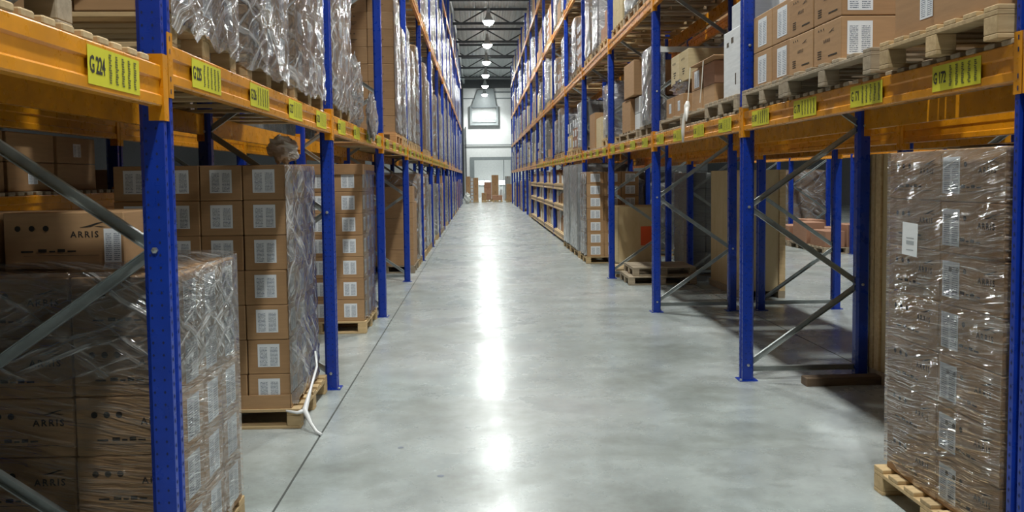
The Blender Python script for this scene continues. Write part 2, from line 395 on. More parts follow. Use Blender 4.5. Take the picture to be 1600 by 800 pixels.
for i in range(2): lamp(-5.9, 16.2+6.85*i, 9.2, 'bell shaped lamp over the next aisle to the left, %s from camera' % ORD[i+1], LAMP_W*.5)
lamp(1.0, WY+3.6, 4.3, 'unseen bell shaped lamp added to light the room beyond the doorway', 400)  # lamp added out of sight to brighten the room beyond

# ------------------------------------------------------------------ racks
PW, PD = .10, .10               # upright: width along the aisle, depth into the rack
DEPTH = 1.10
FH = 9.7
def post_mesh(holes):
    g = .022
    prof = [(0, 0), (0, .03), (g, .036), (g, .064), (0, .07), (0, PW), (PD-.02, PW), (PD, PW-.018), (PD, .018), (PD-.02, 0)]
    b = MB().prism(prof, 0, FH, 'z')
    return b.build('post', BLUE)
def hole_mesh(z1):
    b = MB()
    z = .12
    while z < z1:
        for y in (.015, .085): b.face([(-.0012, y-.006, z), (-.0012, y, z-.011), (-.0012, y+.006, z), (-.0012, y, z+.011)])
        for x in (.03, .07): b.face([(x-.005, -.0012, z+.02), (x, -.0012, z+.013), (x+.005, -.0012, z+.02), (x, -.0012, z+.027)])
        z += .05
    return b.build('slot_hole', DARKM)
POST = {s: post_mesh(True) for s in (1,)}
HOLES = hole_mesh(5.0)
BASE = MB().box(-.03, .13, -.02, .12, 0, .008).build('base_plate', BLUE)
BOLTS = MB().lathe([(.012, 0), (.012, .014), (.001, .016)], 6, (-.016, -.008, .008)).lathe([(.012, 0), (.012, .014), (.001, .016)], 6, (.116, .108, .008)).build('anchor_bolt', BOLT)
_nodes = [.14]
while _nodes[-1] < FH-.8: _nodes.append(_nodes[-1]+.685)
def brace_mesh(z0, z1, flip):
    a, c = (PD*.6, DEPTH-PD*.6) if not flip else (DEPTH-PD*.6, PD*.6)
    b = MB(); b.bar((a, .05, z0), (c, .05, z1), .042, .006)
    d = Vector((c-a, 0, z1-z0)).normalized(); n = Vector((-d.z, 0, d.x))*.021
    for s in (-1, 1): b.bar(Vector((a, .038, z0))+n*s, Vector((c, .038, z1))+n*s, .004, .026)
    return b.build('brace', GALV)
BR = {f: brace_mesh(0, .685, f) for f in (False, True)}
HB = brace_mesh(0, 0.0001, False)
BRB = MB().lathe([(.013, 0), (.013, .01), (.001, .012)], 6).build('brace_bolt', BOLT)
def mirror(me, key):
    def mk():
        m2 = me.copy()
        for v in m2.vertices: v.co.x = -v.co.x
        m2.flip_normals(); return m2
    return cached(('mir', key), mk)
def side_mesh(me, s, key): return me if s > 0 else mirror(me, key)
def frame(s, xf, k, rowname, detail, hbrace=None, off=0, cnt=None):
    y = Y0 + PITCH*k + off
    t = thing('upright_frame', (xf, y, 0), 'blue upright frame with zigzag braces, %s from camera, %s' % (ORD[cnt if cnt else k+1], rowname), 'rack frame', 'upright frames of the %s' % rowname)
    P = side_mesh(POST[1], s, 'post'); B = side_mesh(BASE, s, 'base'); BT = side_mesh(BOLTS, s, 'bolts')
    p = ob('post', P, t); 
    # rear post is the front one turned round
    p2 = ob('post', P, t, (s*DEPTH, PW, 0), rz=math.pi)
    if detail >= 2:
        for pp in (p, p2):
            h = ob('slot_holes', side_mesh(HOLES, s, 'holes'), pp); h['kind'] = 'stuff'
    if detail >= 1:
        ob('base_plate', B, t); ob('base_plate', B, t, (s*DEPTH, PW, 0), rz=math.pi)
        ob('anchor_bolt', BT, t)
        ob('brace', side_mesh(HB, s, 'hb'), t, (0, 0, .10))
    for i, z in enumerate(_nodes[:-1]):
        if detail == 0 and i > 3 and i % 2: pass
        ob('brace', side_mesh(BR[bool(i % 2)], s, 'br%d' % (i % 2)), t, (0, 0, z))
        if detail >= 2 and i < 7: ob('brace_bolt', BRB, t, ((s*.05 if i % 2 == 0 else s*(DEPTH-.05)), -.0, z), rot=(R(90), 0, 0))
    if hbrace: ob('tie_bar', MB().box(.1, 1.0, .02, .045, -.035, .035).build('tie_bar', paint('white_paint', (.7, .7, .68), .5)), t, (0, 0, hbrace))
    return t
BL = PITCH - PW                 # beam length
BH = .16
def beam_mesh():
    # x: 0 at the aisle face going into the rack, z from 0 at the top downwards
    prof = [(.004, 0), (.05, 0), (.05, -BH), (.004, -BH), (0, -BH+.006), (0, -BH+.040), (.010, -BH+.048), (.010, -.060), (0, -.052), (0, -.006)]
    return MB().prism(prof, .002, BL-.002, 'y').build('rail', ORANGE)
BEAM = beam_mesh()
CONN = MB().box(-.006, .055, 0, .005, -.215, .045).box(-.006, -.001, -.045, .005, -.215, .045).build('end_connector', ORANGE)
CONN2 = MB().box(-.006, .055, -.005, 0, -.215, .045).box(-.006, -.001, -.005, .045, -.215, .045).build('end_connector', ORANGE)
CHOLE = MB()
for z in (-.19, -.14, -.03, .02): CHOLE.face([(-.0072, -.03, z-.01), (-.0072, -.022, z-.01), (-.0072, -.022, z+.01), (-.0072, -.03, z+.01)])
CHOLE = CHOLE.build('connector_slot', DARKM)
def loc_label(txt):
    def mk():
        b = MB(); W, H = .40, .125
        b.box(-W/2, W/2, -.001, 0, -H/2, H/2, 0)
        b.text(txt, .078, -.19, -.024, -.0022, 1, .9, sx=.62)
        rr = random.Random(txt)
        for c in range(5):
            x = -.052 + c*.050
            for r_ in range(12):
                z = .048 - r_*.0083; q = rr.uniform(0, .006); wd = rr.uniform(.014, .022)
                b.face([(x+q, -.0022, z-.0028), (x+q+wd, -.0022, z-.0028), (x+q+wd, -.0022, z+.0028), (x+q, -.0022, z+.0028)], 2)
        return b.build('location_label', YEL, INK, OLIVE)
    return cached(('loc', txt), mk)
def beam(s, xf, k, z, rear, rowname, levname, labels=None, detail=1, off=0, cnt=None):
    y = Y0 + PITCH*k + PW + off
    x = xf if not rear else xf + s*DEPTH
    ss = s if not rear else -s
    t = thing('rack_beam', (x, y, z), 'orange %s rack beam, %s, %s bay from camera, %s' % ('back' if rear else 'aisle side', levname, ORD[cnt if cnt else k+1] if k >= 0 else 'zeroth', rowname), 'rack beam', 'beams of the %s' % rowname); t['kind'] = 'thing'
    r_ = ob('rail', side_mesh(BEAM, ss, 'beam'), t)
    if detail:
        for me, yy, key in ((CONN, 0, 'c1'), (CONN2, BL, 'c2')):
            c = ob('end_connector', side_mesh(me, ss, key), t, (0, yy, 0))
        if detail > 1:
            ob('connector_slot', side_mesh(CHOLE, ss, 'ch'), t, (0, 0, 0))
    if labels:
        for j, tx in labels:
            ob('location_label', loc_label(tx), r_, (-ss*.0012, .44+.912*j, -BH/2+.002), rz=(-math.pi/2 if s > 0 else math.pi/2))
    return t

LN, RN = 'left rack', 'right rack'
LEV_L = [2.33, 5.3, 8.25]
LEV_R = [2.32, 4.12, 6.1, 8.33]
LEVN = ['first level', 'second level', 'third level', 'fourth level']
NB = 15
for k in range(0, NB+1):
    frame(-1, XL, k, LN, 2 if k < 2 else (1 if k < 7 else 0))
    frame(1, XR, k, RN, 2 if k < 3 else (1 if k < 7 else 0), hbrace=3.42 if k == 2 else None)
for k in range(-1, NB):
    for li, z in enumerate(LEV_L):
        if k < 1 and li > 0: continue
        if k < 4 and li > 1: continue
        lab = None
        if li == 0 and k < 8: lab = [(j, 'G %d' % (225+4*k+j)) for j in range(4)]
        if k == -1: z = 2.235
        beam(-1, XL, k, z, False, LN, LEVN[li], lab, 2 if k < 2 else (1 if k < 7 else 0), cnt=k+2)
        if k < 6: beam(-1, XL, k, z, True, LN, LEVN[li], None, 1 if k < 3 else 0, cnt=k+2)
    for li, z in enumerate(LEV_R):
        if k < 1 and li > 0: continue
        if k < 3 and li > 1: continue
        lab = None
        if li == 0 and k < 8: lab = [(j, 'G %d' % (172-4*k-j)) for j in range(4)]
        beam(1, XR, k, z, False, RN, LEVN[li], lab, 2 if k < 2 else (1 if k < 7 else 0), cnt=k+2)
        if k < 8: beam(1, XR, k, z, True, RN, LEVN[li], None, 1 if k < 3 else 0, cnt=k+2)
# back rows and the next aisle
XR2, XL2, XR3 = 3.64, -3.0, 8.25
for k in range(0, 7): frame(1, XR2, k, 'row behind right rack', 1)
for k in range(0, 6):
    for rear in (False, True): beam(1, XR2, k, 2.2, rear, 'row behind right rack', 'first level', None, 1, cnt=k+1)
for k in range(1, 5): beam(1, XR2, k, 4.12, False, 'row behind right rack', 'second level', None, 0, cnt=k+1)
for k in range(1, 7): frame(1, XR3, k, 'rack across the next aisle', 1)
for k in range(2, 6): beam(1, XR3, k, 2.31, False, 'rack across the next aisle', 'first level', None, 0, cnt=k+1)
for k in range(0, 6): frame(-1, XL2, k, 'row behind left rack', 1)
for k in range(0, 5):
    beam(-1, XL2, k, 2.30, False, 'row behind left rack', 'second level', None, 1, cnt=k+1)
    if k == 0:
      beam(-1, XL2, k, 1.70, True, 'row behind left rack', 'first level', None, 0, cnt=k+1)
      beam(-1, XL2, k, 1.70, False, 'row behind left rack', 'first level', None, 1, cnt=k+1)
SHELFB = BEAM.copy(); SHELFB.materials[0] = paint('beam_paint_with_sheen', (.52, .36, .19), .5)  # orange beams, their reflected light put into the paint as a paler tan
# shelf beams low in the G 172 rack
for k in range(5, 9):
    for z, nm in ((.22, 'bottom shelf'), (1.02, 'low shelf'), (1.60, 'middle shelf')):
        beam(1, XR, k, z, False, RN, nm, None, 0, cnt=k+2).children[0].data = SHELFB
        tag(ob('shelf_board', MB().box(XR+.05, XR+DEPTH-.05, Y0+PITCH*k+PW+.02, Y0+PITCH*(k+1)-.02, z+.0005, z+.018).build('shelf_board', PLY)), 'flat timber %s board, %s bay from camera, right rack' % (nm, ORD[k+2]), 'shelf', 'shelf boards')

# ------------------------------------------------------------------ pallets
def pallet_meshes(L, W, H, mat):
    return {'deck': MB().cbox(0, L, -.05, .05, -.011, .011, .003).build('deck_board', mat),
            'block': MB().cbox(-.05, .05, -.05, .05, 0, H-.066, .004).build('block', mat),
            'str': MB().cbox(-.05, .05, 0, W, -.011, .011, .003).build('stringer_board', mat)}
PALM = {'n': WOOD, 'o': WOOD_OLD, 'r': WOOD_RED}
def pallet(x0, x1, y0, y1, z, label, kind='n', detail=2, group='pallets'):
    # deck boards run along X (into the rack); skids run along X too
    L, W, H = x1-x0, y1-y0, .144
    t = thing('pallet', ((x0+x1)/2, (y0+y1)/2, z), label, 'pallet', group)
    if detail < 2:
        def mk():
            b = MB()
            for i in range(5):
                yy = -W/2+.05+i*(W-.1)/4; b.box(-L/2, L/2, yy-.05, yy+.05, H-.022, H)
            for i in range(3):
                yy = -W/2+.05+i*(W-.1)/2; b.box(-L/2, L/2, yy-.05, yy+.05, 0, .022)
                for j in range(3):
                    xx = -L/2+.06+j*(L-.12)/2; b.box(xx-.06, xx+.06, yy-.05, yy+.05, .022, H-.044)
            for j in range(3):
                xx = -L/2+.06+j*(L-.12)/2; b.box(xx-.05, xx+.05, -W/2, W/2, H-.044, H-.022)
            return b.build('pallet_frame', PALM[kind])
        ob('pallet_frame', cached(('palf', round(L, 2), round(W, 2), kind), mk), t); return t
    pm = cached(('pal', round(L, 2), round(W, 2), kind), lambda: pallet_meshes(L, W, H, PALM[kind]))
    nd = 7 if W > .9 else 5
    for i in range(nd): ob('deck_board', pm['deck'], t, (-L/2, -W/2+.05+i*(W-.1)/(nd-1), H-.011))
    for j in range(3): ob('stringer_board', pm['str'], t, (-L/2+.05+j*(L-.1)/2, -W/2, H-.033))
    for i in range(3):
        yy = -W/2+.05+i*(W-.1)/2
        ob('bottom_board', pm['deck'], t, (-L/2, yy, .011))
        for j in range(3): ob('block', pm['block'], t, (-L/2+.05+j*(L-.1)/2, yy, .022))
    return t

# ------------------------------------------------------------------ cartons, labels, film
def carton_mesh(w_, d_, h_, mat, tape=False):
    def mk():
        b = MB().cbox(-w_/2+.003, w_/2-.003, -d_/2+.003, d_/2-.003, .0015, h_-.0015, .005)
        if tape: b.box(-.025, .025, -d_/2+.002, -d_/2+.0025, h_*.72, h_-.004, 1).box(-.025, .025, -d_/2+.004, d_/2-.004, h_-.0016, h_-.001, 1)
        return b.build('carton', mat, TAPE)
    return cached(('ct', round(w_, 3), round(d_, 3), round(h_, 3), mat.name, tape), mk)
def label_mesh(w_, h_):
    return cached(('lb', round(w_, 3), round(h_, 3)), lambda: MB().face([(-w_/2, 0, -h_/2), (w_/2, 0, -h_/2), (w_/2, 0, h_/2), (-w_/2, 0, h_/2)], 0, [(0, 0), (1, 0), (1, 1), (0, 1)]).build('shipping_label', PLABEL))
def swoosh(b, x, z, s, y, m=0):
    b.face([(x-.9*s, y, z-.12*s), (x-.3*s, y, z+.02*s), (x+.35*s, y, z+.22*s), (x+.95*s, y, z+.30*s), (x+.3*s, y, z+.10*s), (x-.1*s, y, z-.06*s), (x-.45*s, y, z-.10*s)], m)
    b.face([(x+.1*s, y, z-.02*s), (x+.6*s, y, z-.10*s), (x+.98*s, y, z-.08*s), (x+.5*s, y, z-.02*s)], m)
def print_mesh(w_, h_, var=0, ink=INK):
    def mk():
        b = MB(); y = 0
        if var == 0:        # three round marks, swoosh and name, small lines below
            for i in range(3): b.disc((-.32+.115*i)*w_, .20*h_, .055*h_, y)
            b.text('ARRIS', .16*h_, .11*w_, .03*h_, y, 0, 1.3)
            swoosh(b, .29*w_, .24*h_, .12*w_, y)
            for i, (x0, x1) in enumerate(((-.30, -.20), (-.16, -.09), (-.07, -.02), (.0, .06), (.08, .15))):
                b.box(x0*w_, x1*w_, y, y+.0005, (-.24)*h_, (-.21+.03*(i % 2))*h_)
            b.box(-.28*w_, .34*w_, y, y+.0005, -.305*h_, -.298*h_)
        elif var == 1:      # end face: name, swoosh, little marks and lines
            for i in range(3): b.disc((-.30+.09*i)*w_, .36*h_, .026*h_, y)
            b.text('ARRIS', .115*h_, -.12*w_, .02*h_, y, 0, 1.35)
            swoosh(b, .16*w_, .25*h_, .12*w_, y)
            for i in range(4): b.box(-.34*w_, (-.34+.14)*w_, y, y+.0005, (-.16-.055*i)*h_, (-.14-.055*i)*h_)
            b.box(.05*w_, .36*w_, y, y+.0005, -.33*h_, -.30*h_)
        else:               # dots and small text
            for i in range(3): b.disc((-.26+.14*i)*w_, .24*h_, .04*h_, y)
            for i in range(3): b.box((-.2+.03*i)*w_, (.12-.05*i)*w_, y, y+.0005, (-.1-.08*i)*h_, (-.07-.08*i)*h_)
        return b.build('printed_marks', ink)
    return cached(('pr', round(w_, 3), round(h_, 3), var, ink.name), mk)
def decal(name, me, carton, face, w_, d_, u=0, v=0, h_=.25, eps=.0015):
    # face: 'F' towards the camera (-Y), 'A' +X (aisle side of the G 224 rack), 'B' -X (aisle side of the right rack)
    z = h_/2 + v
    if face == 'F': return ob(name, me, carton, (u, -d_/2+.003-eps, z))
    if face == 'A': return ob(name, me, carton, (w_/2-.003+eps, u, z), rz=math.pi/2)
    return ob(name, me, carton, (-w_/2+.003-eps, -u, z), rz=-math.pi/2)

def film_mesh(w_, d_, h_, seed, mat, amp=.02, sides='FABK', cap=True, skirt=.0):
    def mk():
        b = MB(); off = .006
        def disp(p, n):
            q = Vector(p)*1.0 + Vector((seed*7.3, seed*3.1, 0))
            r1 = noise.noise(Vector((q.x*3, q.y*3, q.z*2.2)))
            r2 = 1-abs(noise.noise(Vector((q.x*5+q.z*4, q.y*5+q.z*4, q.z*9-q.x*3))))*2
            return off + amp*(.5+.5*r1) + amp*.45*max(0, r2)
        def grid(o_, eu, ev, nrm, nu, nv):
            i = len(b.v)
            for a in range(nv+1):
                for c in range(nu+1):
                    p = Vector(o_)+Vector(eu)*(c/nu)+Vector(ev)*(a/nv)
                    edge = min(1, min(c, nu-c)/1.5)
                    dd = disp(p, nrm)
                    if edge < 1: dd = off+.5*(dd-off)*edge
                    if a == 0: dd -= .004; p = p + Vector(ev).normalized()*abs(noise.noise(p*6+Vector((seed, 0, 0))))*.11*(1-abs(nrm[2]))
                    b.v.append(tuple(p+Vector(nrm)*dd))
            for a in range(nv):
                for c in range(nu):
                    b.f.append((i+a*(nu+1)+c, i+a*(nu+1)+c+1, i+(a+1)*(nu+1)+c+1, i+(a+1)*(nu+1)+c)); b.m.append(0)
        H = h_+skirt; st = .055; e = off
        nv = max(4, int(H/st))
        if 'F' in sides: grid((-w_/2-e, -d_/2, -skirt), (w_+2*e, 0, 0), (0, 0, H), (0, -1, 0), max(4, int(w_/st)), nv)
        if 'K' in sides: grid((w_/2+e, d_/2, -skirt), (-w_-2*e, 0, 0), (0, 0, H), (0, 1, 0), max(4, int(w_/st)), nv)
        if 'A' in sides: grid((w_/2, -d_/2-e, -skirt), (0, d_+2*e, 0), (0, 0, H), (1, 0, 0), max(4, int(d_/st)), nv)
        if 'B' in sides: grid((-w_/2, d_/2+e, -skirt), (0, -d_-2*e, 0), (0, 0, H), (-1, 0, 0), max(4, int(d_/st)), nv)
        if cap: grid((-w_/2-e, -d_/2-e, h_+.004), (w_+2*e, 0, 0), (0, d_+2*e, 0), (0, 0, 1), max(4, int(w_/st)), max(4, int(d_/st)))
        return b.build('stretch_film', mat, smooth=True)
    return cached(('film', round(w_, 2), round(d_, 2), round(h_, 2), seed, mat.name, sides, cap, round(amp, 3), skirt), mk)

def load(x0, x1, y0, y1, z, xs, ys, nz, ch, label, s, mat=CARD, lab=None, prt=None, film=None, film_sides='FABK', seed=1, name='wrapped_load', group='wrapped pallet loads', amp=.02, cap=True, tape=False, skirt=0):
    """xs: carton widths starting from the aisle; ys: widths starting nearest the camera"""
    cx, cy = (x0+x1)/2, (y0+y1)/2
    t = thing(name, (cx, cy, z), label, 'pallet load', group)
    ex = x0 if s > 0 else x1
    rr = random.Random(seed*31+int(y0*100))
    for k in range(nz):
        xa = ex
        for i, wx in enumerate(xs):
            ya = y0
            for j, wy in enumerate(ys):
                if i == 0 or j == 0 or k == nz-1:
                    c = ob('carton', carton_mesh(wx, wy, ch, mat, tape), t, (xa+s*wx/2-cx+rr.uniform(-.003, .003), ya+wy/2-cy+rr.uniform(-.003, .003), k*ch), rz=rr.uniform(-.006, .006))
                    af = 'A' if s < 0 else 'B'
                    if lab:
                        for f, (lw, lh, u, v) in lab.items():
                            if f == 'F' and j == 0: decal('shipping_label', label_mesh(lw, lh), c, 'F', wx, wy, u, v, ch)
                            if f == 'S' and i == 0: decal('shipping_label', label_mesh(lw, lh), c, af, wx, wy, u, v, ch)
                    if prt:
                        for f, (var, ink) in prt.items():
                            if f == 'F' and j == 0: decal('printed_marks', print_mesh(wx, ch, var, ink), c, 'F', wx, wy, 0, 0, ch)
                            if f == 'S' and i == 0: decal('printed_marks', print_mesh(wy, ch, var, ink), c, af, wx, wy, 0, 0, ch)
                ya += wy
            xa += s*wx
    if film: ob('stretch_film', film_mesh(sum(xs), sum(ys), nz*ch, seed, film, amp, film_sides, cap, skirt), t, (ex+s*sum(xs)/2-cx, y0+sum(ys)/2-cy, 0))
    return t

def far_load(x0, x1, y0, y1, z, h, label, s, mat, film, seed, nx=3, ny=3, ch=.28, group='pallet loads'):
    cx, cy = (x0+x1)/2, (y0+y1)/2
    t = thing('wrapped_load' if film else 'carton_load', (cx, cy, z), label, 'pallet load', group)
    nz = max(2, round(h/ch)); W, D = x1-x0, y1-y0; ch = h/nz
    def mk():
        b = MB(); rr = random.Random(seed)
        top = {(i, j): nz if film else nz-rr.choice((0, 0, 1, 1, 2)) for i in range(nx) for j in range(ny)}
        for k in range(nz):
            for i in range(nx):
                for j in range(ny):
                    if k >= max(1, top[i, j]): continue
                    if (0 < i < nx-1) and j > 0 and k < nz-1: continue
                    q = rr.uniform(.002, .008)
                    b.box(-W/2+i*W/nx+q, -W/2+(i+1)*W/nx-q, -D/2+j*D/ny+q, -D/2+(j+1)*D/ny-q, k*ch+.002, (k+1)*ch-.003)
        return b.build('carton_stack', mat)
    c = ob('carton_stack', cached(('fl', round(W, 2), round(D, 2), round(h, 2), nx, ny, nz, mat.name, seed % 2 if film else seed), mk), t); c['kind'] = 'stuff'
    def mkl():
        b = MB()
        f = W/2 if s < 0 else -W/2; e = .002 if s < 0 else -.002
        for k in range(nz):
            for j in range(ny):
                u = -D/2+(j+.5)*D/ny; lw, lh = D/ny*.27, ch*.3; zc = (k+.5)*ch
                P = [(f+e, u-lw, zc-lh), (f+e, u+lw, zc-lh), (f+e, u+lw, zc+lh), (f+e, u-lw, zc+lh)]
                b.face(P, 0, [(0, 0), (1, 0), (1, 1), (0, 1)])
            for i in range(nx):
                u = -W/2+(i+.5)*W/nx; lw, lh = W/nx*.27, ch*.3; zc = (k+.5)*ch
                b.face([(u-lw, -D/2-.002, zc-lh), (u+lw, -D/2-.002, zc-lh), (u+lw, -D/2-.002, zc+lh), (u-lw, -D/2-.002, zc+lh)], 0, [(0, 0), (1, 0), (1, 1), (0, 1)])
        return b.build('shipping_label', PLABEL)
    if seed % 3 == 0:
        o = ob('shipping_label', cached(('fll', round(W, 2), round(D, 2), round(h, 2), nx, ny, nz, s), mkl), t); o['kind'] = 'stuff'
    if film: ob('stretch_film', film_mesh(W, D, h, seed % 3, film, .02, 'FABK'), t)
    return t

# ---- near loads on the floor of the G 224 rack
pallet(-2.45, -1.25, 3.42, 4.30, 0, 'pale wooden pallet under the film-wrapped carton load behind the nearest blue post')
load(-2.45, -1.25, 3.45, 4.26, .144, [.44, .44, .32], [.27, .27, .27], 5, .25, 'film-wrapped load of cartons printed ARRIS, behind the nearest blue post', -1,
     lab={'S': (.15, .185, .0, 0)}, prt={'F': (0, INK)}, film=FILM, seed=2, amp=.012)
ob('stretch_film', film_mesh(1.20, .812, .47, 5, FILM_B, .012), bpy.data.objects['wrapped_load'], (0, 0, .80))
t = thing('cardboard_box', (-1.84, 3.93, 1.412), 'single carton printed ARRIS lying on top of the wrapped load', 'box'); c = ob('carton', carton_mesh(.53, .40, .24, CARD), t)
decal('printed_marks', print_mesh(.53, .24, 0, INK), c, 'F', .53, .40, -.03, 0, .24); decal('shipping_label', label_mesh(.075, .15), c, 'F', .53, .40, .21, -.03, .24)
t = thing('cardboard_box', (-2.38, 3.93, 1.41), 'plain carton at the dark end of the wrapped load top', 'box'); ob('carton', carton_mesh(.50, .40, .24, CARD), t)
pallet(-2.56, -1.31, 5.93, 6.97, 0, 'pale pallet under the seven-high labelled carton stack with film tail')
t = load(-2.585, -1.385, 5.95, 6.95, .144, [.3]*4, [.333]*3, 7, .25, 'seven-high stack of labelled brown cartons with film on its aisle side', -1,
     lab={'F': (.155, .165, .0, .01), 'S': (.15, .16, 0, 0)}, film=FILM_M, film_sides='A', seed=3, amp=.035, cap=False)
ob('tray', MB().box(-.606, .606, -.508, -.502, -.005, .10).box(.602, .608, -.508, .5, -.005, .10).build('tray', CARD), t)
def wl(*p): return [(x+1.985, y-6.45, z-.144) for x, y, z in p]
tail = MB().tube(wl((-1.33, 6.6, .42), (-1.30, 6.5, .32), (-1.29, 6.2, .22), (-1.28, 5.93, .13), (-1.22, 5.84, .06), (-1.17, 5.78, .02), (-1.13, 5.74, .012)), [.008, .010, .011, .022, .013, .011, .012], 7)
tail.tube(wl((-1.28, 5.93, .13), (-1.33, 5.915, .12), (-1.41, 5.915, .135)), [.018, .012, .007], 6)
ob('film_tail', tail.build('film_tail', flat('twisted_film', (.7, .7, .7), .3), smooth=True), t)
pallet(-2.46, -1.34, 9.60, 10.64, 0, 'pale pallet under the carton stack with a cardboard lid')
t = load(-2.44, -1.36, 9.62, 10.62, .144, [.36]*3, [.333]*3, 7, .25, 'seven-high labelled carton stack capped with a cardboard lid, behind the second blue post', -1,
     lab={'F': (.15, .16, .02, 0), 'S': (.15, .16, 0, 0)}, film=FILM, film_sides='A', seed=4, amp=.03, cap=False)
ob('lid', MB().cbox(-.56, .56, -.52, .52, 1.70, 1.82, .004).build('lid', CARD), t)

# ---- left rack, first level, near bays
L1 = LEV_L[0]
for i, (a, c_, h_) in enumerate(((3.47, 4.42, 9), (4.62, 5.57, 9), (5.77, 6.83, 9), (7.2, 8.2, 9))):
    nm = ['beside the nearest blue post', 'second from the nearest blue post', 'just before the second blue post', 'just past the second blue post'][i]
    pallet(-2.42, -1.262, a+.005, c_-.005, L1, 'pallet on the orange beam under the milky film-wrapped load %s' % nm, 'n')
    load(-2.42, -1.25, a, c_, L1+.144, [.39]*3, [(c_-a)/3]*3, h_, .27, 'tall milky film-wrapped carton load on the beam, %s' % nm, -1, lab={'S': (.13, .15, 0, 0)}, prt={'F': (2, INKB)} if i else None, film=FILM_M, film_sides='FABK' if i else 'AK', seed=5+i, amp=.034, skirt=.10)
pallet(-2.44, -1.235, 12.45, 13.45, L1, 'reddish pallet under the tall brown carton column past the third blue post', 'r')
load(-2.42, -1.25, 12.48, 13.42, L1+.144, [.39]*3, [.313]*3, 8, .255, 'tall brown carton column with film on its aisle side past the third blue post', -1, prt={'F': (2, INKB)}, film=FILM_M, film_sides='A', seed=4, amp=.02, cap=False)
pallet(-2.44, -1.235, 13.55, 14.38, L1, 'pallet under the grey-white wrapped load just before the fourth blue post')
far_load(-2.42, -1.25, 13.57, 14.36, L1+.144, 1.75, 'grey-white wrapped load just before the fourth blue post', -1, CARD, FILM_M, 3)
pallet(-2.55, -1.295, 1.66, 2.74, 2.263, 'grey wooden pallet on the plank deck above the G 224 sign', 'o')
load(-2.47, -1.33, 1.69, 2.69, 2.407, [.57]*2, [.5]*2, 3, .3, 'plain brown cartons on the pallet above the G 224 sign', -1, name='carton_load')

def deck(s, xf, k, z, label, a=0, c_=99, pit_=.115, mat=WOOD):
    t = thing('timber_deck', (xf, Y0+PITCH*k+PW, z), label, 'deck', 'timber decks')
    me = cached(('dk', s, mat.name), lambda: MB().cbox(*( (.004, DEPTH-.01) if s > 0 else (-DEPTH+.01, -.004)), -.038, .038, 0, .026, .005).build('plank', mat))
    y = .07+a
    while y < min(BL-.05, c_): ob('plank', me, t, (random.uniform(-.004, .006), y, 0), rz=random.uniform(-.008, .008)); y += pit_
deck(-1, XL, -1, 2.235, 'row of pale planks laid across the beam with the G 224 sign', 1.2)
deck(-1, XL2, 0, 1.70, 'row of planks on the low beam of the row behind', 0, 99, .115, WOOD_OLD)
deck(1, XR, 0, LEV_R[0], 'row of planks laid across the beam with the G 172 sign', 0, 99, .13, WOOD_OLD)
deck(1, XR, 1, LEV_R[0], 'row of planks on the beam under the tall white boxes', 0, 99, .13, WOOD_OLD)
deck(1, XR, 2, LEV_R[0], 'row of planks on the beam under the small white printed boxes', 0, 99, .13, WOOD_OLD)

deck(1, XR, 3, LEV_R[0], 'row of planks on the beam under the bulging white packs', 0, 99, .13, WOOD_OLD)
# ---- right rack near
pallet(2.20, 3.35, 3.44, 4.52, 0, 'pale pallet under the clear-wrapped carton load in the near corner')
t = load(2.25, 3.31, 3.47, 4.49, .144, [.53, .53], [.51, .51], 7, .25, 'clear-wrapped seven-high load of printed cartons in the near corner', 1,
     prt={'S': (0, INK)}, film=FILM, seed=8, amp=.010)
n_ = 0
for c in [c for c in t.children if c.name.startswith('carton')]:
    if c.location.x < 0 and c.location.y < 0:
        decal('shipping_label', label_mesh(.145, .175), c, 'B', .53, .51, -.16, 0, .25)
ps = MB().face([(-.075, 0, -.085), (.075, 0, -.09), (.082, 0, .08), (-.07, 0, .085)], 0).box(-.03, .045, -.0006, -.0002, -.03, -.01, 1).box(-.03, .045, -.0006, -.0002, .0, .006, 1).box(-.03, .04, -.0006, -.0002, -.06, -.055, 1).build('paper_sheet', WHITE, flat('grey_print', (.4, .42, .44), .6))
ob('paper_sheet', ps, t, (2.25-.04-(2.25+3.31)/2, .21, 1.30), rz=-math.pi/2)
# tall crate behind it
def crate(x0, x1, y0, y1, z0, z1, label, boards_front, boards_side, s=1):
    t = thing('plywood_crate', ((x0+x1)/2, (y0+y1)/2, z0), label, 'crate', 'plywood crates'); W, D, H = x1-x0, y1-y0, z1-z0
    ob('panel_box', MB().cbox(-W/2+.02, W/2-.02, -D/2+.02, D/2-.02, .1, H, .004).build('panel_box', PLY), t)
    ob('skid', MB().box(-W/2, -W/2+.1, -D/2, D/2, 0, .1).build('skid', WOOD_OLD), t); ob('skid', MB().box(W/2-.1, W/2, -D/2, D/2, 0, .1).build('skid', WOOD_OLD), t)
    for u in boards_front: ob('batten', MB().cbox(u*W/2-.045, u*W/2+.045, -D/2-.002, -D/2+.02, .1, H, .003).build('batten', WOOD), t)
    for u in boards_side: ob('batten', MB().cbox(-W/2-.002, -W/2+.02, u*D/2-.045, u*D/2+.045, .1, H, .003).build('batten', WOOD), t)
    return t
crate(3.37, 3.62, 5.9, 7.06, 0, 1.95, 'tall narrow timber crate standing behind the clear-wrapped corner load', (-.6, .6), (-.9, .0, .74, .93))
t = crate(3.75, 4.40, 11.8, 13.45, .0, 1.86, 'tall plywood crate with side battens in the row behind', (-.86, .86), ())
tag(ob('loose_plank', MB().cbox(-.33, .33, -.06, .06, 0, .07, .004).build('loose_plank', PLANKD), None, (3.05, 6.86, 0), rz=.03), 'dark loose timber plank on the floor beside the upright foot', 'plank')
